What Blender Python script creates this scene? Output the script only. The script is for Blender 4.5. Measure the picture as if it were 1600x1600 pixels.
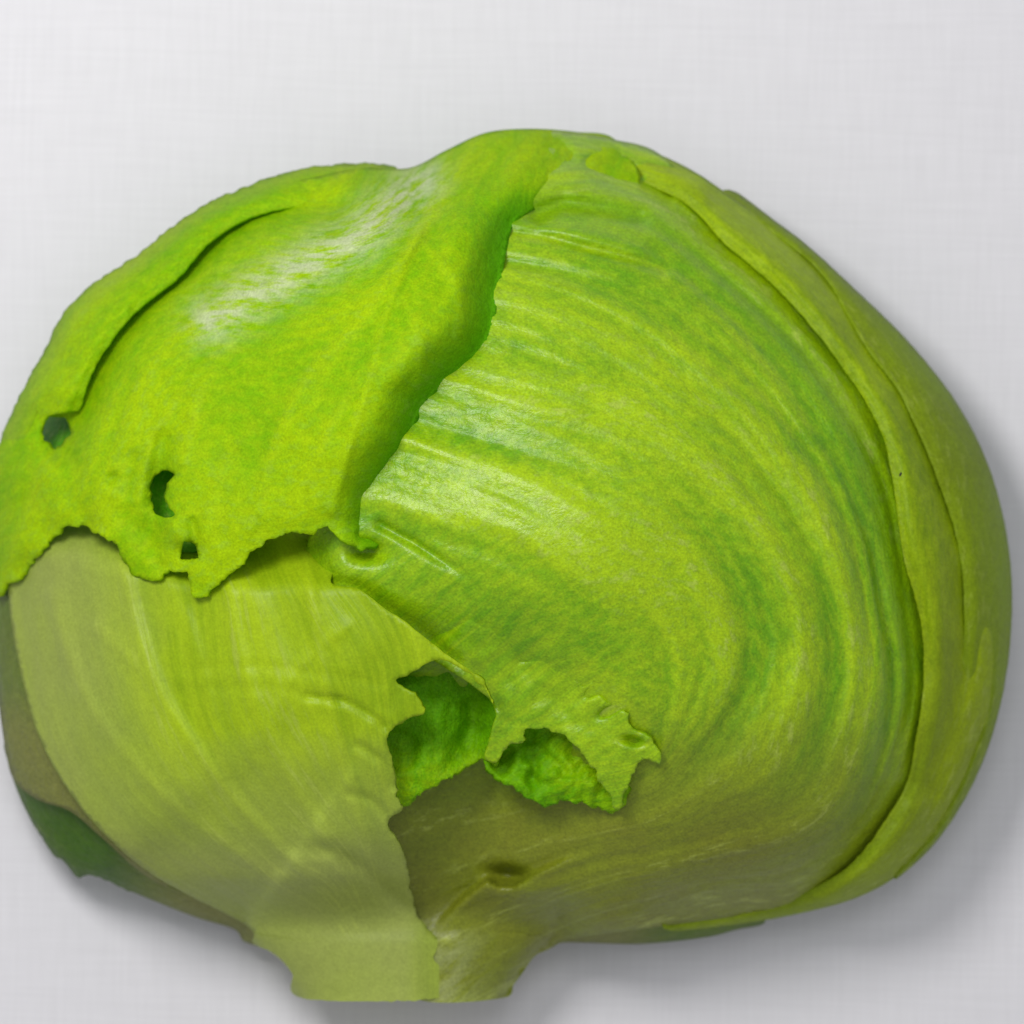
import bpy, math, random
import numpy as np
from mathutils import Vector, noise as mnoise
from mathutils.geometry import delaunay_2d_cdt

random.seed(7); rng = np.random.default_rng(7)
for o in list(bpy.data.objects): bpy.data.objects.remove(o)
sc = bpy.context.scene
C = sc.collection

# ------------------------------------------------------------------ camera
CAM_H, Z_REF, FRAME = 1.0, 0.030, 0.160            # metres; the frame is 16 cm wide at Z_REF
cam_d = bpy.data.cameras.new('camera'); cam = bpy.data.objects.new('camera', cam_d); C.objects.link(cam)
cam.location = (0, 0, CAM_H); cam.rotation_euler = (0, 0, 0)
cam_d.sensor_width = 36; cam_d.lens = 36*(CAM_H-Z_REF)/FRAME
cam_d.clip_start = 0.05; cam_d.clip_end = 10
cam_d.dof.use_dof = True; cam_d.dof.focus_distance = CAM_H-0.058; cam_d.dof.aperture_fstop = 18
sc.camera = cam

# ------------------------------------------------------------------ light
world = bpy.data.worlds.new('World'); sc.world = world; world.use_nodes = True
bg = world.node_tree.nodes['Background']; bg.inputs[0].default_value = (0.97, 0.97, 1.0, 1); bg.inputs[1].default_value = 0.49

def area(name, loc, target, size, power, col):
    d = bpy.data.lights.new(name, 'AREA'); d.shape = 'DISK'; d.size = size; d.energy = power; d.color = col
    o = bpy.data.objects.new(name, d); C.objects.link(o); o.location = loc
    o.rotation_euler = (Vector(target)-Vector(loc)).to_track_quat('-Z', 'Y').to_euler()
    return o
area('key_lamp', (-0.14, 0.165, 0.39), (0, 0.02, 0.02), 0.14, 1.22, (1, 0.985, 0.97))
area('top_lamp', (0.05, 0.26, 0.98), (0, 0, 0), 0.35, 1.4, (0.97, 0.98, 1))

sc.view_settings.view_transform = 'Standard'; sc.view_settings.look = 'None'
sc.view_settings.exposure = 0.0; sc.view_settings.gamma = 1
sc.render.engine = 'CYCLES'
sc.cycles.max_bounces = 5; sc.cycles.diffuse_bounces = 3; sc.cycles.transmission_bounces = 3; sc.cycles.glossy_bounces = 2

# ------------------------------------------------------------------ measuring helpers
K = FRAME/1600
def P(u, v, z):                                    # picture measure + height -> metres
    f = K*(CAM_H-z)/(CAM_H-Z_REF)
    return np.stack([(u-800)*f, (800-v)*f, z], -1)

OUT = np.array([(560,255),(640,262),(700,232),(760,206),(830,200),(900,205),(960,215),(1030,235),(1090,262),(1150,300),(1210,343),
 (1265,385),(1330,445),(1400,512),(1450,568),(1500,636),(1540,715),(1565,795),(1579,880),(1581,960),(1573,1050),(1550,1150),
 (1512,1240),(1460,1318),(1400,1373),(1330,1408),(1250,1428),(1180,1442),(1100,1464),(1000,1474),(900,1474),(780,1476),(620,1482),(470,1482),
 (385,1472),(365,1450),(300,1430),(205,1392),(125,1370),(75,1325),(36,1255),(10,1180),(-4,1080),(-12,960),(-16,850),(-14,750),
 (0,690),(30,620),(66,552),(100,488),(150,440),(210,402),(258,362),(320,320),(400,285),(480,262)], float)
CEN = np.array([790., 850.])

def crom(pts, step=6.0, closed=False):             # Catmull-Rom, resampled
    p = np.asarray(pts, float); n = len(p); out = []
    rngi = range(n if closed else n-1)
    for i in rngi:
        if closed: a, b, c, d = p[(i-1) % n], p[i], p[(i+1) % n], p[(i+2) % n]
        else: a, b, c, d = p[max(i-1,0)], p[i], p[i+1], p[min(i+2,n-1)]
        m = max(2, int(np.linalg.norm(c-b)/step))
        t = (np.arange(m)/m)[:, None]
        out.append(0.5*((2*b)+(c-a)*t+(2*a-5*b+4*c-d)*t**2+(-a+3*b-3*c+d)*t**3))
    if not closed: out.append(p[-1:])
    return np.concatenate(out)

_o = crom(OUT, 8, True)-CEN
_th = np.arctan2(_o[:,1], _o[:,0]); _r = np.hypot(_o[:,0], _o[:,1]); _s = np.argsort(_th)
_th, _r = _th[_s], _r[_s]
def Rad(th): return np.interp(th, _th, _r, period=2*math.pi)
def rho(u, v):
    x, y = u-CEN[0], v-CEN[1]
    return np.hypot(x, y)/Rad(np.arctan2(y, x))
Z_EQ, HGT = 0.007, 0.050
def dome(u, v, sc_=0.988):
    return Z_EQ+HGT*np.sqrt(np.clip(1-(sc_*rho(u, v))**2, 0.0, 1))

def dist(u, v, poly):                              # distance to a polyline
    p = np.asarray(poly, float); best = np.full(u.shape, 1e9)
    for a, b in zip(p[:-1], p[1:]):
        ab = b-a; L = max(ab@ab, 1e-9)
        t = np.clip(((u-a[0])*ab[0]+(v-a[1])*ab[1])/L, 0, 1)
        best = np.minimum(best, (u-a[0]-t*ab[0])**2+(v-a[1]-t*ab[1])**2)
    return np.sqrt(best)
def inside(u, v, poly):
    p = np.asarray(poly); r = np.zeros(u.shape, bool)
    x1, y1 = p[:,0], p[:,1]; x2, y2 = np.roll(x1,-1), np.roll(y1,-1)
    for a, b, c, d in zip(x1, y1, x2, y2):
        if b == d: continue
        k = ((b > v) != (d > v)) & (u < (c-a)*(v-b)/(d-b)+a)
        r ^= k
    return r
def sm(a, b, x):
    t = np.clip((x-a)/(b-a), 0, 1); return t*t*(3-2*t)
def gs(u, v, cu, cv, ru, rv, ang=0):
    c, s = math.cos(math.radians(ang)), math.sin(math.radians(ang))
    x, y = (u-cu)*c+(v-cv)*s, -(u-cu)*s+(v-cv)*c
    return np.exp(-(x/ru)**2-(y/rv)**2)
def nz(x, y, seed=0.0):
    return np.array([mnoise.noise((float(a), float(b), seed)) for a, b in zip(x, y)])

def veins(u, v, lines, w):
    r = u*0
    for a, ln in lines: r = np.maximum(r, a*np.exp(-(dist(u, v, crom(ln, 25))/w)**2))
    return r
class Arc:                                         # vein direction field: thin-plate spline through drawn veins
    def __init__(self, lines):
        X, T, S = [], [], []
        for t, ln in lines:
            p = crom(ln, 40); d = np.r_[0, np.cumsum(np.hypot(*np.diff(p, axis=0).T))]
            idx = np.linspace(0, len(p)-1, 11).astype(int)
            X += list(p[idx]); T += [t]*11; S += list((d/d[-1])[idx])
        self.X = np.array(X)/1000; n = len(X)
        r2 = ((self.X[:,None]-self.X[None])**2).sum(-1)
        A = np.zeros((n+3, n+3)); A[:n,:n] = 0.5*r2*np.log(r2+1e-12)+np.eye(n)*1e-3
        A[:n,n] = 1; A[:n,n+1:] = self.X; A[n:,:n] = A[:n,n:].T
        self.w = np.linalg.solve(A, np.r_[np.array([T, S]).T, np.zeros((3,2))])
    def __call__(self, u, v):
        q = np.stack([u, v], -1)/1000; out = []
        for i in range(0, len(q), 4000):
            c = q[i:i+4000]; r2 = ((c[:,None]-self.X[None])**2).sum(-1)
            B = np.concatenate([0.5*r2*np.log(r2+1e-12), np.ones((len(c),1)), c], 1)
            out.append(B@self.w)
        o = np.concatenate(out); return o[:,0], o[:,1]

ARC_R = Arc([
 (1.0, [(830,200),(1090,262),(1330,445),(1540,720),(1578,950),(1515,1240),(1330,1410),(1100,1462)]),
 (.82, [(930,270),(1081,325),(1175,415),(1300,544),(1390,720),(1442,990),(1420,1220),(1340,1340),(1235,1400),(1050,1430)]),
 (.66, [(830,370),(990,405),(1100,470),(1210,580),(1310,730),(1370,900),(1385,1060),(1350,1220),(1250,1320),(1000,1385)]),
 (.50, [(800,460),(950,520),(1080,620),(1190,730),(1280,880),(1310,1030),(1270,1180),(1180,1270),(950,1330)]),
 (.35, [(780,590),(950,640),(1080,740),(1180,880),(1210,1010),(1170,1130),(1080,1220)]),
 (.20, [(680,680),(850,740),(1000,830),(1090,940),(1110,1050),(1060,1150)]),
 (.05, [(610,790),(800,870),(930,960),(1010,1060),(1020,1150)])])
ARC_L = Arc([
 (0., [(20,930),(60,1150),(170,1310),(385,1440),(470,1490),(520,1570)]),
 (.3, [(150,880),(190,1090),(290,1260),(430,1400),(520,1470),(560,1570)]),
 (.6, [(360,930),(380,1080),(440,1200),(530,1310),(590,1410),(605,1570)]),
 (1., [(540,900),(600,980),(625,1100),(635,1250),(655,1400),(662,1570)])])
ARC_F = Arc([
 (0., [(515,322),(400,335),(310,395),(230,470),(165,545),(125,635),(60,800)]),
 (.35,[(640,270),(560,370),(450,430),(330,500),(240,600),(190,760)]),
 (.7, [(760,230),(690,350),(600,480),(480,600),(400,780)]),
 (1., [(830,330),(775,470),(745,565),(660,640),(600,800)])])
ARC_S = Arc([(0., [(390,1470),(440,1500),(475,1560)]), (.5, [(560,1350),(610,1450),(625,1560)]), (1., [(870,1470),(810,1515),(785,1560)])])

# ------------------------------------------------------------------ materials
def new_mat(name):
    m = bpy.data.materials.new(name); m.use_nodes = True
    nt = m.node_tree; nt.nodes.clear(); return m, nt
def leaf_mat(name, light, deep, pale, streak=(46, 3.0), streak_amt=.8, rough=.42, transl=.22, bump=.35, vein=.25, spec=.14, gr=1.0, mots=(3.2, 14)):
    m, nt = new_mat(name); N, L = nt.nodes, nt.links
    def node(t, **kw):
        n = N.new(t)
        for k, v in kw.items(): setattr(n, k, v)
        return n
    def math_(op, a, b=None, c=None, clamp=False):
        n = node('ShaderNodeMath', operation=op, use_clamp=clamp)
        for i, x in enumerate((a, b, c)):
            if x is None: continue
            if isinstance(x, (int, float)): n.inputs[i].default_value = x
            else: L.new(x, n.inputs[i])
        return n.outputs[0]
    def noise(vec, scale, detail=3, rough_=.55):
        n = node('ShaderNodeTexNoise'); n.inputs['Scale'].default_value = scale
        n.inputs['Detail'].default_value = detail; n.inputs['Roughness'].default_value = rough_
        L.new(vec, n.inputs['Vector']); return n.outputs['Fac']
    def ramp(x, a, b):
        n = node('ShaderNodeMapRange', clamp=True, interpolation_type='SMOOTHSTEP')
        n.inputs['From Min'].default_value = a; n.inputs['From Max'].default_value = b; L.new(x, n.inputs['Value'])
        return n.outputs['Result']
    def mix(f, a, b):
        n = node('ShaderNodeMix', data_type='RGBA')
        if isinstance(f, float): n.inputs[0].default_value = f
        else: L.new(f, n.inputs[0])
        for i, x in ((6, a), (7, b)):
            if isinstance(x, tuple): n.inputs[i].default_value = (*x, 1)
            else: L.new(x, n.inputs[i])
        return n.outputs[2]
    at = node('ShaderNodeAttribute', attribute_name='arcco'); mk = node('ShaderNodeAttribute', attribute_name='mask')
    tc = node('ShaderNodeTexCoord')
    sep = node('ShaderNodeSeparateColor'); L.new(mk.outputs['Color'], sep.inputs[0])
    def stretched(a, b):
        mp = node('ShaderNodeMapping'); mp.inputs['Scale'].default_value = (a, b, 1)
        L.new(at.outputs['Vector'], mp.inputs[0]); return mp.outputs[0]
    warp = node('ShaderNodeVectorMath', operation='ADD')
    st2 = noise(stretched(streak[0]*2.6, streak[1]*2.6), 1.0, 2, .55)
    bl = noise(tc.outputs['Object'], 70, 4, .6)
    fine = noise(tc.outputs['Object'], 700, 3, .65)
    grain = noise(tc.outputs['Object'], 2600, 1, .5)
    mot = noise(stretched(streak[0]*mots[0], streak[1]*mots[1]), 1.0, 4, .65)
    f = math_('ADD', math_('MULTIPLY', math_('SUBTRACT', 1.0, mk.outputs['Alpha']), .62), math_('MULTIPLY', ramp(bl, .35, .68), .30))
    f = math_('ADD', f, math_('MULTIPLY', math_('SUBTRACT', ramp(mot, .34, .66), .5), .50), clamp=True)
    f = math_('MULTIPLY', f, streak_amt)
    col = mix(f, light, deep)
    col = mix(sep.outputs[1], col, deep)                                     # deep green areas; on the top leaf's fold, painted shade
    pale_f = math_('ADD', sep.outputs[0], math_('MULTIPLY', math_('SUBTRACT', bl, .5), .5), clamp=True)
    pale_f = math_('MULTIPLY', pale_f, ramp(sep.outputs[0], 0.0, .12))
    col = mix(pale_f, col, pale)
    vn = math_('MULTIPLY', math_('MULTIPLY', ramp(mot, .50, .66), ramp(mk.outputs['Alpha'], .5, .95)), vein)   # pale veinlets
    col = mix(vn, col, (.58, .68, .12))
    sp = math_('MULTIPLY', math_('MULTIPLY', ramp(noise(stretched(streak[0]*1.2, streak[1]*9), 1.0, 4, .7), .36, .60), sep.outputs[2]), .85)
    col = mix(sp, col, (.66, .72, .46))                                      # milky whitish mottling
    g = node('ShaderNodeHueSaturation'); L.new(col, g.inputs['Color'])
    L.new(math_('MULTIPLY_ADD', grain, .7*gr, math_('MULTIPLY_ADD', fine, .5*gr, 1-.6*gr)), g.inputs['Value'])
    col = g.outputs[0]
    b1 = node('ShaderNodeBump'); b1.inputs['Strength'].default_value = bump; b1.inputs['Distance'].default_value = .0012
    L.new(math_('ADD', math_('MULTIPLY', mot, .7), math_('MULTIPLY', fine, .45*gr)), b1.inputs['Height'])
    pb = node('ShaderNodeBsdfPrincipled'); L.new(col, pb.inputs['Base Color'])
    L.new(math_('MULTIPLY_ADD', st2, .25, rough-.12), pb.inputs['Roughness'])
    pb.inputs['Specular IOR Level'].default_value = spec
    pb.inputs['Subsurface Weight'].default_value = 0
    pb.inputs['Subsurface Radius'].default_value = (.6, 1., .1); pb.inputs['Subsurface Scale'].default_value = .0015
    L.new(b1.outputs[0], pb.inputs['Normal'])
    tr = node('ShaderNodeBsdfTranslucent'); L.new(col, tr.inputs['Color']); L.new(b1.outputs[0], tr.inputs['Normal'])
    ms = node('ShaderNodeMixShader'); ms.inputs[0].default_value = transl
    L.new(pb.outputs[0], ms.inputs[1]); L.new(tr.outputs[0], ms.inputs[2])
    out = node('ShaderNodeOutputMaterial'); L.new(ms.outputs[0], out.inputs[0])
    return m

PL = (.37, .44, .095)
M_RIGHT = leaf_mat('lettuce_leaf_right', (.41,.62,.003), (.15,.39,.002), (.23,.26,.016), streak=(15, 3.2), vein=.45, rough=.34, bump=.26, spec=.42, streak_amt=.95, transl=.28, mots=(3.0, 10))
M_WRAP = leaf_mat('lettuce_leaf_wrapper', (.42,.60,.006), (.15,.32,.002), (.23,.28,.014), streak=(26, 4), vein=.45, bump=.25, gr=.8, transl=.28)
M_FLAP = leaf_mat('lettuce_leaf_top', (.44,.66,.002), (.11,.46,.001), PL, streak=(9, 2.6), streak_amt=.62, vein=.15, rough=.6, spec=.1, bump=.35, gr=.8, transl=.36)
M_LEFT = leaf_mat('lettuce_leaf_left', (.42,.59,.008), (.23,.39,.003), PL, streak=(9, 2.0), streak_amt=.85, vein=.35, bump=.2, gr=.55, rough=.42, spec=.25, mots=(5, 2.5), transl=.28)
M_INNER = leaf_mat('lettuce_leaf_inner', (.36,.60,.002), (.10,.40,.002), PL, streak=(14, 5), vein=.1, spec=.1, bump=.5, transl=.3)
M_STEM = leaf_mat('lettuce_stem', (.25,.285,.018), (.19,.22,.012), PL, streak=(6, 1.5), vein=.15, bump=.18, transl=.05, gr=.55, rough=.42, spec=.25, mots=(5, 2.5))
M_CORE = leaf_mat('lettuce_core', (.09,.34,.004), (.05,.22,.003), PL, streak=(12, 5), transl=.0)
M_DARK = leaf_mat('lettuce_leaf_under', (.14,.22,.02), (.05,.14,.01), (.24,.25,.06), streak=(10, 3), vein=.1)

def backdrop_mat():
    m, nt = new_mat('white_backdrop'); N, L = nt.nodes, nt.links
    tc = N.new('ShaderNodeTexCoord')
    mp = N.new('ShaderNodeMapping'); mp.inputs['Rotation'].default_value = (0, 0, .012); L.new(tc.outputs['Object'], mp.inputs[0])
    dn = N.new('ShaderNodeTexNoise'); dn.inputs['Scale'].default_value = 9; dn.inputs['Detail'].default_value = 1; L.new(tc.outputs['Object'], dn.inputs[0])
    ds = N.new('ShaderNodeVectorMath'); ds.operation = 'SCALE'; ds.inputs[3].default_value = .004; L.new(dn.outputs['Color'], ds.inputs[0])
    ad = N.new('ShaderNodeVectorMath'); ad.operation = 'ADD'; L.new(mp.outputs[0], ad.inputs[0]); L.new(ds.outputs[0], ad.inputs[1])
    hs = []
    for rot, sc_ in ((.06, (60, 1500, 1)), (-.16, (1400, 80, 1))):           # slubs of warp and weft
        m2 = N.new('ShaderNodeMapping'); m2.inputs['Rotation'].default_value = (0, 0, rot); m2.inputs['Scale'].default_value = sc_
        L.new(ad.outputs[0], m2.inputs[0])
        n2 = N.new('ShaderNodeTexNoise'); n2.inputs['Scale'].default_value = 1; n2.inputs['Detail'].default_value = 3; L.new(m2.outputs[0], n2.inputs[0])
        hs.append(n2.outputs['Fac'])
    s = N.new('ShaderNodeMath'); s.operation = 'ADD'; L.new(hs[0], s.inputs[0]); L.new(hs[1], s.inputs[1])
    s2 = N.new('ShaderNodeMapRange'); s2.inputs[1].default_value = .6; s2.inputs[2].default_value = 1.4; L.new(s.outputs[0], s2.inputs[0]); s = s2
    mx = N.new('ShaderNodeMix'); mx.data_type = 'RGBA'; L.new(s.outputs[0], mx.inputs[0])
    mx.inputs[6].default_value = (.625,.618,.64,1); mx.inputs[7].default_value = (.68,.673,.698,1)
    pb = N.new('ShaderNodeBsdfPrincipled'); L.new(mx.outputs[2], pb.inputs['Base Color']); pb.inputs['Roughness'].default_value = .75
    pb.inputs['Specular IOR Level'].default_value = .2
    o = N.new('ShaderNodeOutputMaterial'); L.new(pb.outputs[0], o.inputs[0]); return m

# ------------------------------------------------------------------ backdrop (the white surface it lies on)
me = bpy.data.meshes.new('backdrop')
me.from_pydata([(-1.2,-1.2,0),(1.2,-1.2,0),(1.2,1.2,0),(-1.2,1.2,0)], [], [(0,1,2,3)])
bd = bpy.data.objects.new('backdrop', me); C.objects.link(bd); me.materials.append(backdrop_mat())
bd['kind'] = 'structure'; bd['label'] = 'plain white surface with a fine woven grain under the lettuce'; bd['category'] = 'backdrop'

# ------------------------------------------------------------------ the lettuce
head = bpy.data.objects.new('lettuce_head', None); C.objects.link(head); head.empty_display_size = .02
head['label'] = 'torn head of green iceberg lettuce lying on white with its stem downwards'; head['category'] = 'lettuce'

def finish(name, verts, faces, arc, mask, mat, thick=0, parent=head, label=None, mats=None, midx=None):
    me = bpy.data.meshes.new(name); me.from_pydata([tuple(map(float, p)) for p in verts], [], faces)
    a = me.attributes.new('arcco', 'FLOAT_VECTOR', 'POINT'); a.data.foreach_set('vector', np.ascontiguousarray(arc, np.float32).ravel())
    c = me.attributes.new('mask', 'FLOAT_COLOR', 'POINT'); c.data.foreach_set('color', np.ascontiguousarray(mask, np.float32).ravel())
    for m in (mats or [mat]): me.materials.append(m)
    if midx is not None: me.polygons.foreach_set('material_index', midx)
    me.polygons.foreach_set('use_smooth', [True]*len(me.polygons)); me.update()
    o = bpy.data.objects.new(name, me); C.objects.link(o); o.parent = parent
    if thick:
        md = o.modifiers.new('thickness', 'SOLIDIFY'); md.thickness = thick; md.offset = -1; md.use_even_offset = False
    if label: o['label'] = label
    return o

def leaf(name, poly, off, mat, arc, mask, thick=.0009, step=7, rag=0, ragfn=None, parent=head, label=None, seed=1.0, zabs=None, crest=None, holes=(), stem_from=None):
    b = crom(poly, 4.5, True)
    if rag:
        d = np.roll(b,-1,0)-np.roll(b,1,0); n = np.stack([-d[:,1], d[:,0]], -1)/(np.hypot(*d.T)[:,None]+1e-9)
        q = nz(b[:,0]*.055, b[:,1]*.055, seed)+.6*nz(b[:,0]*.15, b[:,1]*.15, seed+3)
        w = ragfn(b[:,0], b[:,1]) if ragfn else 1.0
        b = b+n*(q*rag*w)[:,None]
    lo, hi = b.min(0), b.max(0)
    gu, gv = np.meshgrid(np.arange(lo[0], hi[0], step), np.arange(lo[1], hi[1], step*.87))
    gu = gu+((np.arange(gu.shape[0]) % 2)*step*.5)[:,None]
    gu = gu.ravel()+rng.uniform(-1,1,gu.size)*step*.15; gv = gv.ravel()+rng.uniform(-1,1,gv.size)*step*.15
    k = inside(gu, gv, b); gu, gv = gu[k], gv[k]
    k = dist(gu, gv, np.r_[b, b[:1]]) > step*.55; gu, gv = gu[k], gv[k]
    hs = [crom(h, 4.5, True) for h in holes]
    hs = [h+np.stack([nz(h[:,0]*.09, h[:,1]*.09, 90), nz(h[:,0]*.09, h[:,1]*.09, 91)], -1)*7 for h in hs]
    for h in hs:
        k = (~inside(gu, gv, h)) & (dist(gu, gv, np.r_[h, h[:1]]) > step*.5); gu, gv = gu[k], gv[k]
    nb = len(b); edges = [(i, (i+1) % nb) for i in range(nb)]; base = nb
    for h in hs:
        edges += [(base+i, base+(i+1) % len(h)) for i in range(len(h))]; base += len(h)
    pts = np.concatenate([b]+hs+[np.stack([gu, gv], -1)])
    r = delaunay_2d_cdt([Vector(p) for p in pts], edges, [], 1, 1e-4)
    q = np.array([tuple(p) for p in r[0]]); u, v = q[:,0], q[:,1]
    t, s = arc(u, v)
    z = (zabs(u, v, t, s) if zabs else dome(u, v)+off(u, v, t, s))
    z = np.maximum(z, .0015)
    xyz = P(u, v, z)
    faces = []
    fc = np.array([q[list(f[:3])].mean(0) for f in r[2]]); cut = np.zeros(len(fc), bool)
    for h in hs: cut |= inside(fc[:,0], fc[:,1], h)
    for f, x in zip(r[2], cut):
        if x: continue
        a0, b0, c0 = (q[i] for i in f[:3])
        cr = (b0[0]-a0[0])*(c0[1]-a0[1])-(b0[1]-a0[1])*(c0[0]-a0[0])
        faces.append(tuple(reversed(f)) if cr > 0 else tuple(f))         # v runs down the picture: keep normals up
    mk = np.ones((len(u), 4)); mm = mask(u, v, t, s)
    for i in range(3): mk[:, i] = mm[i]
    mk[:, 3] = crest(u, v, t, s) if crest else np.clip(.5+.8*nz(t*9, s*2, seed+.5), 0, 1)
    ac = np.stack([t, s, u*0], -1)
    if stem_from:                                                        # the base of this leaf below this line is stem
        lo_, up_ = [], []
        for f in faces:
            fv, fu = v[list(f)].mean()-6*math.sin(u[list(f)].mean()*.03), u[list(f)].mean()
            if fu < 860 and fv > stem_from-16: lo_.append(f)
            if not (fu < 860 and fv > stem_from): up_.append(f)
        low, faces = lo_, up_
        ids = sorted({i for f in low for i in f}); mp = {a: b for b, a in enumerate(ids)}
        STEM.append((xyz[ids]+np.array([0, 0, .00012]), [tuple(mp[i] for i in f) for f in low], ac[ids], mk[ids], mat))
        keep = sorted({i for f in faces for i in f}); mp = {a: b for b, a in enumerate(keep)}
        faces = [tuple(mp[i] for i in f) for f in faces]; xyz, ac, mk = xyz[keep], ac[keep], mk[keep]
    return finish(name, xyz, faces, ac, mk, mat, thick, parent, label)

MM = .001; STEM = []
zero = lambda u: u*0
# --- edges measured once and shared
LINE_B = [(960,262),(1020,290),(1081,325),(1128,375),(1175,415),(1215,450),(1268,509),(1318,574),(1365,650),(1390,720),(1411,864),(1431,934),(1442,990),(1445,1047),(1442,1103),(1431,1168),(1420,1222),(1388,1278),(1340,1340),(1290,1378),(1235,1402),(1150,1420),(1050,1436)]
LINE_A = [(1130,305),(1200,355),(1282,422),(1333,504),(1366,557),(1403,605),(1431,661),(1450,705),(1478,780),(1500,860),(1508,960),(1500,1060),(1480,1150),(1450,1230)]
LINE_D = [(98,700),(112,660),(125,635),(140,590),(165,545),(190,510),(230,470),(280,430),(310,395),(350,360),(400,335),(460,322),(520,322)]
LINE_L = [(516,907),(560,920),(600,950),(650,985),(700,1025),(740,1050),(763,1080),(770,1100)]
FLAP_R = [(1000,285),(930,316),(872,318),(830,330),(803,352),(792,390),(785,430),(777,475),(770,520),(745,565),(700,600),(662,640),(640,700),(612,750),(598,780),(594,818)]
FLAP_B = [(594,818),(592,845),(570,858),(548,852),(528,838),(512,822),(500,826),(478,832),(440,836),(402,858),(352,902),(312,934),(298,922),(290,895),(270,893),(247,905),(225,906),(200,888),(182,852),(150,832),(120,822),(75,842),(58,870),(22,908),(-10,930)]

def ridge(t, s, ft, fs, seed): return nz(t*ft, s*fs, seed)

# --- core: the closed inside of the head
def core():
    nth, nph = 140, 46
    V, F, A = [], [], []
    th = np.linspace(-math.pi, math.pi, nth, endpoint=False); R = Rad(th)
    for j in range(nph+1):
        ph = math.radians(168)*j/nph
        rr = math.sin(ph)*.965
        u = CEN[0]+R*rr*np.cos(th); v = CEN[1]+R*rr*np.sin(th)
        zz = Z_EQ+(HGT*.90 if ph < math.pi/2 else (Z_EQ-.0012))*math.cos(ph)
        z = np.full(nth, zz)
        if ph < math.pi/2: z = z-.019*gs(u, v, 760, 1215, 250, 190)-.004
        z = np.maximum(z, .0012)
        V.append(P(u, v, z)); A.append(np.stack([th, np.full(nth, ph), th*0], -1))
    for j in range(nph):
        for i in range(nth):
            a, b = j*nth+i, j*nth+(i+1) % nth
            F.append((a, a+nth, b+nth, b)[::-1])
    V = np.concatenate(V); mk = np.zeros((len(V), 4)); mk[:,3] = 1
    finish('core', V, F, np.concatenate(A), mk, M_CORE)
core()

# --- dark leaves tucked under the head
leaf('under_leaf', [(10,1150),(12,1190),(36,1257),(75,1326),(100,1348),(122,1372),(145,1368),(205,1393),(300,1431),(366,1452),(388,1474),(470,1484),(480,1400),(330,1330),(220,1250),(120,1120),(60,1100)],
     lambda u,v,t,s: -4*MM-4*MM*sm(250,350,u)+1.0*MM*nz(u*.012, v*.012, 5)-2*MM*gs(u,v,130,1290,70,60), M_DARK, ARC_L,
     lambda u,v,t,s: (sm(150,330,u)*.9, sm(1200,1260,v)*(1-sm(170,260,u))*.7, zero(u)), thick=.0008, rag=3, ragfn=lambda u,v: sm(1270,1320,v)*(u < 200), label='dark green leaf curling out under the pale one')
leaf('under_leaf', [(800,1440),(815,1482),(845,1484),(880,1473),(1000,1475),(1100,1465),(1150,1453),(1195,1441),(1170,1410),(1000,1390)],
     lambda u,v,t,s: -6.5*MM+zero(u), M_DARK, ARC_R, lambda u,v,t,s: ((1-sm(950,1080,u))*.9, zero(u), zero(u)), thick=.0008)
leaf('outer_leaf', [(-16,850),(-12,960),(-4,1080),(10,1180),(24,1222),(60,1250),(110,1268),(160,1310),(230,1370),(330,1420),(400,1450),(430,1400),(250,1300),(130,1150),(80,1000),(60,880),(20,840)],
     lambda u,v,t,s: -2.6*MM-6*MM*sm(220,330,u)+.5*MM*nz(u*.01, v*.01, 8), M_DARK, ARC_L,
     lambda u,v,t,s: (.35+.5*sm(1050,1150,v), (1-sm(900,1050,v))*.6, zero(u)), thick=.0009, label='olive outer leaf along the left edge')

# --- the large right-hand leaf
stemz = lambda u, v: .0130+.0122*np.sqrt(np.clip(1-((u-625)/np.interp(v,[1330,1460,1520,1560],[250,240,185,160]))**2, 0, 1))
def to_stem(z, u, v, a, b, drop):                        # a leaf base flowing into the stem
    w = sm(a, b, v); return (1-w)*z+w*(stemz(u, v)+.6*MM-drop-dome(u, v))
RIB_R = [(676,1458),(690,1436),(722,1402),(760,1372),(782,1384),(802,1384),(828,1366),(880,1342),(960,1316),(1080,1300),(1120,1350),(1080,1420),(960,1460),(840,1560),(640,1560),(650,1490)]
def in_rib(u, v):
    d = dist(u, v, RIB_R+RIB_R[:1])*np.where(inside(u, v, RIB_R), 1, -1)
    return sm(-4, 7, d)*(1-sm(800,960,u))
HOLLOW = lambda u, v: 17*MM*gs(u, v, 715, 1190, 200, 175, 25)+5*MM*gs(u, v, 690, 1385, 115, 75)
CREST_R = lambda u,v,t,s: np.clip(.5+.9*ridge(t, s, 11, 1.3, 2)+.55*ridge(t, s, 26, 2.4, 4), 0, 1)
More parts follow.
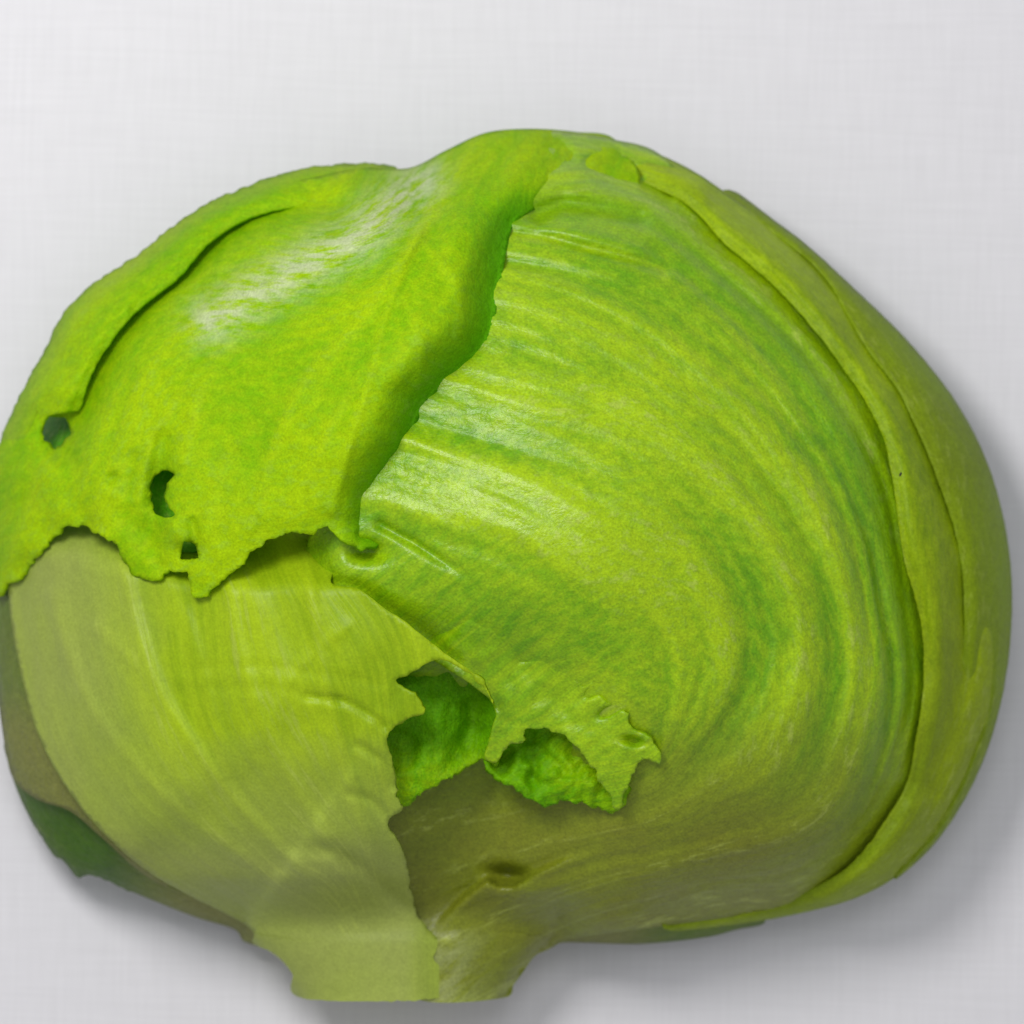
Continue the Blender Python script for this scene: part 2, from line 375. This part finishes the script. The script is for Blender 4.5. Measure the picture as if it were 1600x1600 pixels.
def off_right(u, v, t, s):
    z = 1.35*MM*ridge(t, s, 11, 1.3, 2)+.6*MM*ridge(t, s, 26, 2.4, 4)+.35*MM*ridge(t, s, 50, 6, 6)
    z = z*sm(-.15, .15, t)*(1-.65*sm(1080,1260,v))*(1-.8*gs(u,v,715,1230,260,190))+.5*MM*nz(u*.006, v*.006, 9)
    z += 4*MM*gs(u, v, 900, 850, 200, 180)
    for tc_, a_ in ((.745, 1.3), (.68, 1.0), (.60, 1.1), (.52, .8)):
        z -= a_*MM*np.exp(-((t-tc_-.02*np.sin(s*7+tc_*40))/.016)**2)*(.35+.65*np.sin(s*5+tc_*30)**2)*(1-.6*sm(1200,1330,v))
    z -= 7*MM*(1-sm(460,540,u))*sm(780,880,v)+3*MM*gs(u, v, 575, 862, 30, 16)+4*MM*gs(u, v, 795, 1366, 28, 11, 10)
    z -= 4.4*MM*np.exp(-(dist(u, v, LINE_B)/42)**2)
    rb = in_rib(u, v); z -= HOLLOW(u, v)*(1-.5*rb)-1.0*MM*rb                     # the hollow by the stem
    z -= 1.2*MM*np.exp(-(dist(u, v, LINE_L)/16)**2)
    z -= 1.5*MM*np.exp(-(dist(u, v, [(800,362),(860,372),(920,388),(990,405),(1040,422)])/8)**2)
    z += 1.0*MM*np.exp(-(dist(u, v, [(805,348),(870,352),(940,368),(1000,385)])/14)**2)
    z -= 1.6*MM*np.exp(-(dist(u, v, [(594,820),(650,850),(700,882),(730,900)])/7)**2)*(1-sm(660,735,u)*.8)
    z -= 2.5*MM*np.exp(-(dist(u, v, [(840,335),(880,318),(940,328),(1000,338)])/16)**2)
    for a, b in (((872,225),(890,242)), ((925,253),(994,272)), ((1010,290),(1045,305))):
        z -= 1.9*MM*np.exp(-(dist(u, v, [a, b])/9)**2)
    k = sm(940,820,u*1.0)
    return k*to_stem(z, u, v, 1380, 1475, 1.3*MM*(1-sm(670,720,u)))+(1-k)*z
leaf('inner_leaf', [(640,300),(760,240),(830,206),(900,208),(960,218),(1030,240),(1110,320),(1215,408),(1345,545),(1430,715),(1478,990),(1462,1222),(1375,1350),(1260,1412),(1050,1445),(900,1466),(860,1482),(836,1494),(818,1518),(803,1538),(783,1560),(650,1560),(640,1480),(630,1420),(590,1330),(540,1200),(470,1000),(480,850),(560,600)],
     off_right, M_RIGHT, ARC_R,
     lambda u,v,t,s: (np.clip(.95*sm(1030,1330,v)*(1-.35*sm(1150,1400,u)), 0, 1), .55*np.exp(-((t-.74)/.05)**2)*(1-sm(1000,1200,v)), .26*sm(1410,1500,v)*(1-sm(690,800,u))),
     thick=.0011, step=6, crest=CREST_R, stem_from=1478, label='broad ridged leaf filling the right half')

# --- wrapper leaves round the right edge
w2 = LINE_B+[(1050,1455),(1180,1440),(1250,1427),(1330,1406),(1400,1370),(1455,1315),(1505,1238),(1540,1150),(1560,1050),(1568,960),(1565,880),(1550,795),(1525,715),(1485,636),(1430,562),(1380,505),(1310,440),(1245,385),(1195,343),(1140,305),(1085,268),(1030,241),(985,228)]
leaf('wrapper_leaf', w2, lambda u,v,t,s: .4*MM+.5*MM*ridge(t, s, 22, 2, 12)+.25*MM*ridge(t, s, 40, 14, 13)-3*MM*np.exp(-(dist(u,v,LINE_A)/26)**2)+.6*MM-3.2*MM*np.exp(-(dist(u,v,LINE_B)/15)**2)+.8*MM*nz(u*.012,v*.012,14)-1.6*MM*sm(.93,1.0,t)-4*MM*(1-sm(980,1130,u))*(v < 600)-3.5*MM*sm(1250,1400,v)*(1-sm(1200,1360,u)),
     M_WRAP, ARC_R, lambda u,v,t,s: (.35*sm(700,1200,v)+.2, .6*sm(1000,1250,v)*np.exp(-((t-.84)/.03)**2), zero(u)), thick=.0005, step=5, rag=.3)
w1 = LINE_A+[(1440,1270),(1420,1340),(1400,1374),(1460,1319),(1512,1241),(1550,1151),(1573,1051),(1581,961),(1579,881),(1565,796),(1540,716),(1500,637),(1450,569),(1400,513),(1330,446),(1265,386),(1210,344),(1150,300)]
leaf('wrapper_leaf', w1, lambda u,v,t,s: .5*MM-1.6*MM*np.exp(-(dist(u,v,LINE_A)/13)**2)-2.5*MM*(1-sm(1130,1260,u))+.5*MM*ridge(t, s, 25, 3, 15)+.25*MM*nz(u*.03, v*.03, 16)-3.5*MM*sm(930,1180,v)*(1-sm(.955,.99,t)), M_WRAP, ARC_R,
     lambda u,v,t,s: (.5+zero(u), .6+zero(u), zero(u)), thick=.0005, step=5, rag=.5)

# --- curly leaves inside the hollow
def off_curl(u, v, t, s):
    z = -8*MM+2.4*MM*nz(u*.017, v*.017, 21)+1.0*MM*nz(u*.045, v*.045, 22)
    z += 5.0*MM*sm(1150,1240,v)
    z -= 2*MM*gs(u, v, 700, 1060, 55, 45)+3*MM*gs(u, v, 735, 1130, 22, 60, 20)
    return z
leaf('curled_leaf', [(585,1020),(690,985),(800,1040),(800,1120),(775,1190),(748,1186),(702,1214),(652,1244),(622,1268),(606,1256),(590,1180)],
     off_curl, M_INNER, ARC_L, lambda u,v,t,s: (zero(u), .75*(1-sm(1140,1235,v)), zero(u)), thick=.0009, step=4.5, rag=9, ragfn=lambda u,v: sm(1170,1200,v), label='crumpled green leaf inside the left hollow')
leaf('curled_leaf', [(755,1188),(765,1150),(800,1110),(880,1110),(950,1150),(985,1220),(970,1262),(930,1262),(895,1249),(852,1259),(812,1238),(776,1212)],
     lambda u,v,t,s: -7.5*MM+1.8*MM*nz(u*.025, v*.025, 31)+1.1*MM*nz(u*.06, v*.06, 32)+3.4*MM*sm(1170,1250,v)+1.5*MM*sm(830,920,u)-2.5*MM*gs(u,v,780,1180,18,14)-2.5*MM*gs(u,v,832,1215,10,14)-3*MM*gs(u,v,828,1150,20,16),
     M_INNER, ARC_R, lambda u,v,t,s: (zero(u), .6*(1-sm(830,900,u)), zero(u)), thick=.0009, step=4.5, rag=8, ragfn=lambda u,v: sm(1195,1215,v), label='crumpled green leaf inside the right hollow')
# --- the torn leaf that bridges the two hollows and ends in a tooth
TORN = [(560,870),(640,868),(742,942),(765,946),(790,968),(812,968),(822,1012),(850,1012),(880,1040),(905,1072),(928,1068),(945,1098),(978,1112),(985,1140),(1018,1158),(1032,1192),(1002,1192),(984,1222),(965,1264),(942,1226),(916,1182),(880,1150),(846,1137),(820,1141),(815,1160),(794,1166),(775,1190),(757,1184),(766,1150),(772,1106),(745,1075),(690,1040),(600,980)]
def off_torn(u, v, t, s):
    z = .5*MM*nz(u*.02, v*.02, 41)+.3*MM*nz(u*.05, v*.05, 42)
    w = np.exp(-(dist(u, v, TORN[1:16])/60)**2)
    z += (1.0*MM-HOLLOW(u, v))*w+(1-w)*(.2*MM-.35*HOLLOW(u, v))
    z -= 6.0*MM*sm(740,610,u*1.0)
    for cu, cv, a in ((762,955,20),(806,972,-30),(830,1020,-35),(928,1080,-35),(950,1112,-25),(990,1158,10)):
        z -= 2.4*MM*gs(u, v, cu, cv, 17, 6, a)
    z += 1.0*MM*sm(1060,1200,v)-1.2*MM*np.exp(-(dist(u,v,LINE_L)/14)**2)
    return z
leaf('torn_leaf', TORN, off_torn, M_RIGHT, ARC_R, lambda u,v,t,s: (.05+zero(u), zero(u), zero(u)), thick=.0008, step=4.5, rag=6, ragfn=lambda u,v: sm(740,800,u), label='jagged torn leaf ending in a pointed tooth')

# --- pale leaf on the left
LEFT = [(20,860),(14,935),(30,1040),(60,1150),(110,1240),(170,1310),(250,1374),(385,1446),(396,1474),(432,1491),(456,1520),(474,1560),(672,1560),(690,1525),(678,1500),(684,1468),(650,1425),(632,1340),(604,1288),(626,1266),(622,1252),(612,1190),(606,1150),(640,1122),(662,1112),(650,1088),(618,1064),(642,1054),(664,1038),(690,1031),(722,1046),(757,1074),(770,1100)]
LEFT += [(752,1062),(738,1049),(700,1025),(650,985),(600,950),(560,920),(516,907),(540,840),(420,805),(330,860),(230,850),(110,790)]
VEIN_L = [(1, [(540,1450),(470,1360),(350,1230),(240,1060),(190,880)]), (1, [(570,1430),(500,1300),(420,1150),(370,1000),(350,860)]), (.8, [(600,1420),(560,1280),(520,1120),(490,960),(480,860)]), (.7, [(510,1420),(380,1340),(240,1230),(130,1080),(80,930)]),
 (.5, [(350,1230),(330,1100),(290,960)]), (.5, [(420,1150),(460,1050),(540,980)]), (.5, [(240,1060),(150,980)]), (.5, [(540,1200),(590,1120)])]
def off_left(u, v, t, s):
    z = (1.2*MM*ridge(t, s, 7, 1.2, 51)+.5*MM*ridge(t, s, 16, 2, 52))*(1-.6*sm(1130,1300,v))+.5*MM*nz(u*.01, v*.01, 53)-7*MM*(1-sm(840,930,v+.25*(300-np.minimum(u,300))))
    z += 1.2*MM*sm(400,620,u)+veins(u, v, VEIN_L, 11)*.8*MM*(1-.7*sm(1330,1440,v))
    for ln, w, a in (([(480,1088),(540,1096),(580,1118),(602,1136)], 6, .8), ([(560,1165),(598,1190),(612,1230)], 7, .8), ([(290,1045),(400,1040),(500,1052),(590,1068)], 9, .2), ([(330,1075),(450,1078),(530,1094)], 9, .2), ([(545,1240),(580,1250),(606,1275)], 7, .6)):
        z -= a*MM*np.exp(-(dist(u, v, ln)/w)**2)
    z -= 4*MM*sm(1280,1420,v)*sm(430,620,u)+2*MM*gs(u,v,550,850,50,40)
    LOBE = [(400,1346),(432,1331),(470,1323),(520,1330),(560,1354),(600,1387),(640,1424),(684,1464)]
    dl = dist(u, v, LOBE)
    z -= 1.7*MM*np.exp(-(dl/13)**2)*sm(430,540,u)*(1-.4*sm(620,680,u))
    z += 1.2*MM*gs(u, v, 560, 1410, 90, 50, 40)
    z = to_stem(z, u, v, 1365, 1475, 1.0*MM*sm(640,690,u))
    return z
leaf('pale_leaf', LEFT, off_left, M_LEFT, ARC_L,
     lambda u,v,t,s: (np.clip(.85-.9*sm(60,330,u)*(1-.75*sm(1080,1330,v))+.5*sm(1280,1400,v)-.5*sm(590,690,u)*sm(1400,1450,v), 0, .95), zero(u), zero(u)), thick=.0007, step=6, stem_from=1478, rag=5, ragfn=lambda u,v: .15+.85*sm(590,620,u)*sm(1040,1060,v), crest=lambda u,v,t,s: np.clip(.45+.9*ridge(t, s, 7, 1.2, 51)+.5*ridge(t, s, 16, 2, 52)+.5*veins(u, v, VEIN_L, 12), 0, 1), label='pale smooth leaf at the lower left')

# --- stem and the two ribs growing from it
def stem():
    V, F, A, MK = [], [], [], []
    rows = [(1436,470,790),(1448,420,840),(1460,398,853),(1482,415,842),(1500,438,824),(1520,455,812),(1540,465,800),(1552,471,790),(1560,475,783)]
    rows = crom(rows, 6); n = 56
    for k, (v, a, b) in enumerate(rows):
        c, w = (a+b)/2, (b-a)/2
        zc = .0130; hz = .0122*(.2+.8*float(sm(1436,1520,v)))
        for i in range(n):
            an = 2*math.pi*i/n
            wob = 1+.03*mnoise.noise((math.cos(an)*2, math.sin(an)*2, v*.02))
            u = c+w*math.cos(an); z = zc+hz*math.sin(an)*wob
            V.append(P(np.array(u), np.array(v), np.array(z))); A.append(((u-380)/480, (v-1330)/230, 0)); MK.append((.92-.75*float(sm(600,730,u)), 0, 0, .6))
    m = len(rows)
    for k in range(m-1):
        for i in range(n): F.append((k*n+i, k*n+(i+1) % n, (k+1)*n+(i+1) % n, (k+1)*n+i)[::-1])
    F.append(tuple((m-1)*n+i for i in range(n))[::-1]); F.append(tuple(range(n)))
    V, A, MK = [np.array(V)-np.array([0,0,.0006])], [np.array(A)], [np.array(MK)]; mi = [0]*len(F); mats = [M_STEM]; n0 = len(V[0])
    for x, f, a, m_, mt in STEM:
        V.append(x); A.append(a); MK.append(m_); mats.append(mt)
        F += [tuple(i+n0 for i in q) for q in f]; mi += [len(mats)-1]*len(f); n0 += len(x)
    finish('stem', np.concatenate(V), F, np.concatenate(A), np.concatenate(MK), None, mats=mats, midx=mi, label='pale cut stem stub with a flat end')
stem()
# --- top flap and the rim leaf along the upper left
VEIN_F = [(1, [(705,235),(660,350),(610,470),(575,600),(540,720),(520,800)]), (.8, [(640,395),(560,500),(470,600),(420,720),(390,830)]), (.7, [(655,285),(560,380),(440,470),(330,560),(250,660),(215,780)]),
 (.6, [(585,560),(520,650),(480,760)]), (.6, [(470,600),(400,660),(340,740),(320,840)]), (.5, [(340,550),(300,640),(285,720)]), (.6, [(620,450),(660,530),(655,600)]), (.5, [(560,380),(450,400),(360,440)]), (.5, [(650,370),(715,440),(720,520)])]
def off_flap(u, v, t, s):
    dr = dist(u, v, FLAP_R); db = dist(u, v, FLAP_B)
    tp = sm(225,390,v)
    z = 2.0*MM+11*MM*sm(300,690,u)*tp*(1-sm(640,860,v)*.5)
    z += 1.3*MM*ridge(t, s, 5, 1.4, 71)+.7*MM*ridge(t, s, 12, 3, 72)+.35*MM*nz(u*.03, v*.03, 73)
    z -= 12.3*MM*np.exp(-(dr/50)**2)*sm(930,850,u*1.)*tp+1.0*MM*np.exp(-(dr/12)**2)
    z -= 1.0*MM*np.exp(-(db/22)**2)
    z -= (4.5*MM+13*MM*tp)*sm(805,925,u)
    z += veins(u, v, VEIN_F, 8)*.75*MM+.35*MM*ridge(t, s, 28, 2.0, 79)*sm(420,620,u)
    z -= 5.0*MM*np.exp(-(dist(u, v, LINE_D)/27)**2)
    z -= 1.1*MM*np.exp(-(dist(u, v, [(290,480),(330,440),(390,398),(455,378)])/20)**2)
    z += .8*MM*np.exp(-(dist(u, v, [(660,275),(560,370),(450,430),(330,500)])/35)**2)
    z -= 2*MM*gs(u, v, 250, 775, 22, 44, -10)+1*MM*gs(u, v, 266, 745, 24, 15)+2*MM*gs(u, v, 292, 862, 22, 18)+2*MM*gs(u, v, 174, 748, 10, 10)
    z -= 1.4*MM*np.exp(-(dist(u, v, [(255,690),(248,760),(235,830),(250,880)])/16)**2)+1.2*MM*np.exp(-(dist(u, v, [(200,720),(205,800),(225,850)])/22)**2)
    z -= 1.2*MM*np.exp(-(dist(u, v, [(300,815),(305,840),(295,865)])/7)**2)
    z -= 3*MM*gs(u, v, 88, 676, 28, 34, -15)
    z += 2.0*MM*gs(u, v, 572, 838, 26, 18)-2.5*MM*gs(u, v, 566, 836, 9, 7)
    z += 1.6*MM*gs(u, v, 275, 830, 12, 34, -25)
    z -= 1.2*MM*gs(u, v, 40, 780, 22, 40, 30)+1.0*MM*gs(u,v,135,815,10,18)
    z += 1.3*MM*(nz(u*.022, v*.022, 77))*(1-sm(130,330,u))*sm(640,760,v)
    return z
flap = [(640,262),(700,233),(760,207),(830,201),(900,206),(960,217)]+FLAP_R+FLAP_B[1:]+[(-16,850),(-14,750),(0,692),(40,680),(70,610),(120,520),(200,430),(300,350),(400,300),(500,275),(570,262)]
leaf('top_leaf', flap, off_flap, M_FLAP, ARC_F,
     lambda u,v,t,s: (.03+zero(u), .95*np.exp(-(dist(u,v,FLAP_R)/55)**2)*(1-sm(800,900,u))*sm(250,330,v), np.clip(np.exp(-(dist(u,v,[(660,280),(560,370),(450,430),(330,500)])/34)**2), 0, 1)),  # deep green along the right fold is shade painted into the colour
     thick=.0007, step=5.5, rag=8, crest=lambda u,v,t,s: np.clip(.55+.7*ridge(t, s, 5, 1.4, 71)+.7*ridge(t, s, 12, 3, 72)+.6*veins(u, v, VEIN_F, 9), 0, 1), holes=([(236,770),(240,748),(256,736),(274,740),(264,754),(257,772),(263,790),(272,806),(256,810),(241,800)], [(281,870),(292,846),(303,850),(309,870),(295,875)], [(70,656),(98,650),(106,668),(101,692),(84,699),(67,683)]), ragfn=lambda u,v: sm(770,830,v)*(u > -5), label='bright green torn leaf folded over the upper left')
rim = [(-14,752),(0,690),(30,620),(66,552),(100,488),(150,440),(210,402),(258,362),(320,320),(400,285),(480,262),(560,255),(620,262),(600,285),(560,305)]+LINE_D[:1:-1]+[(118,644),(98,646),(72,652),(62,676),(64,698),(36,704),(10,735)]
leaf('rim_leaf', rim, lambda u,v,t,s: 3.4*MM-2.6*MM*np.exp(-(dist(u,v,LINE_D)/13)**2)+.6*MM*nz(u*.018, v*.018, 81)+.35*MM*nz(u*.05, v*.05, 82)-4*MM*sm(440,570,u)-4.5*MM*sm(600,690,v), M_FLAP, ARC_F,
     lambda u,v,t,s: (.04+.35*sm(.955,1.,rho(u,v)), .08+zero(u), zero(u)), thick=.0006, step=5, rag=3, ragfn=lambda u,v: sm(.97,.995,rho(u,v)), label='narrow leaf edge along the upper left rim')
# a tiny dark speck on the right-hand leaf
def speck(u, v, r):
    z0 = float(dome(np.array([u]), np.array([v]))[0])+.0022; c = P(np.array(u), np.array(v), np.array(z0))
    V, F = [], []; n = 8
    for j in range(1, 5):
        for i in range(n):
            a, p = 2*math.pi*i/n, math.pi*j/5
            w = 1+.3*mnoise.noise((i*.9, j*.9, u))
            V.append((c[0]+r*.6*w*math.sin(p)*math.cos(a)+.3*r*math.sin(p)*math.sin(a), c[1]+r*w*math.sin(p)*math.sin(a), c[2]+r*.6*math.cos(p)))
    for j in range(3):
        for i in range(n): F.append((j*n+i, j*n+(i+1) % n, (j+1)*n+(i+1) % n, (j+1)*n+i)[::-1])
    F.append(tuple(range(n))); F.append(tuple(3*n+i for i in range(n))[::-1])
    m, nt = new_mat('speck_dark'); b = nt.nodes.new('ShaderNodeBsdfPrincipled'); t = nt.nodes.new('ShaderNodeTexNoise'); t.inputs[2].default_value = 3000
    rp = nt.nodes.new('ShaderNodeMix'); rp.data_type = 'RGBA'; rp.inputs[6].default_value = (.01,.015,.01,1); rp.inputs[7].default_value = (.03,.025,.015,1)
    nt.links.new(t.outputs[0], rp.inputs[0]); nt.links.new(rp.outputs[2], b.inputs[0]); b.inputs['Roughness'].default_value = .9
    o = nt.nodes.new('ShaderNodeOutputMaterial'); nt.links.new(b.outputs[0], o.inputs[0])
    mk = np.zeros((len(V), 4)); finish('dark_speck', np.array(V), F, np.zeros((len(V), 3)), mk, m, label='tiny dark speck on the right-hand leaf')
speck(1407., 741., .00035)
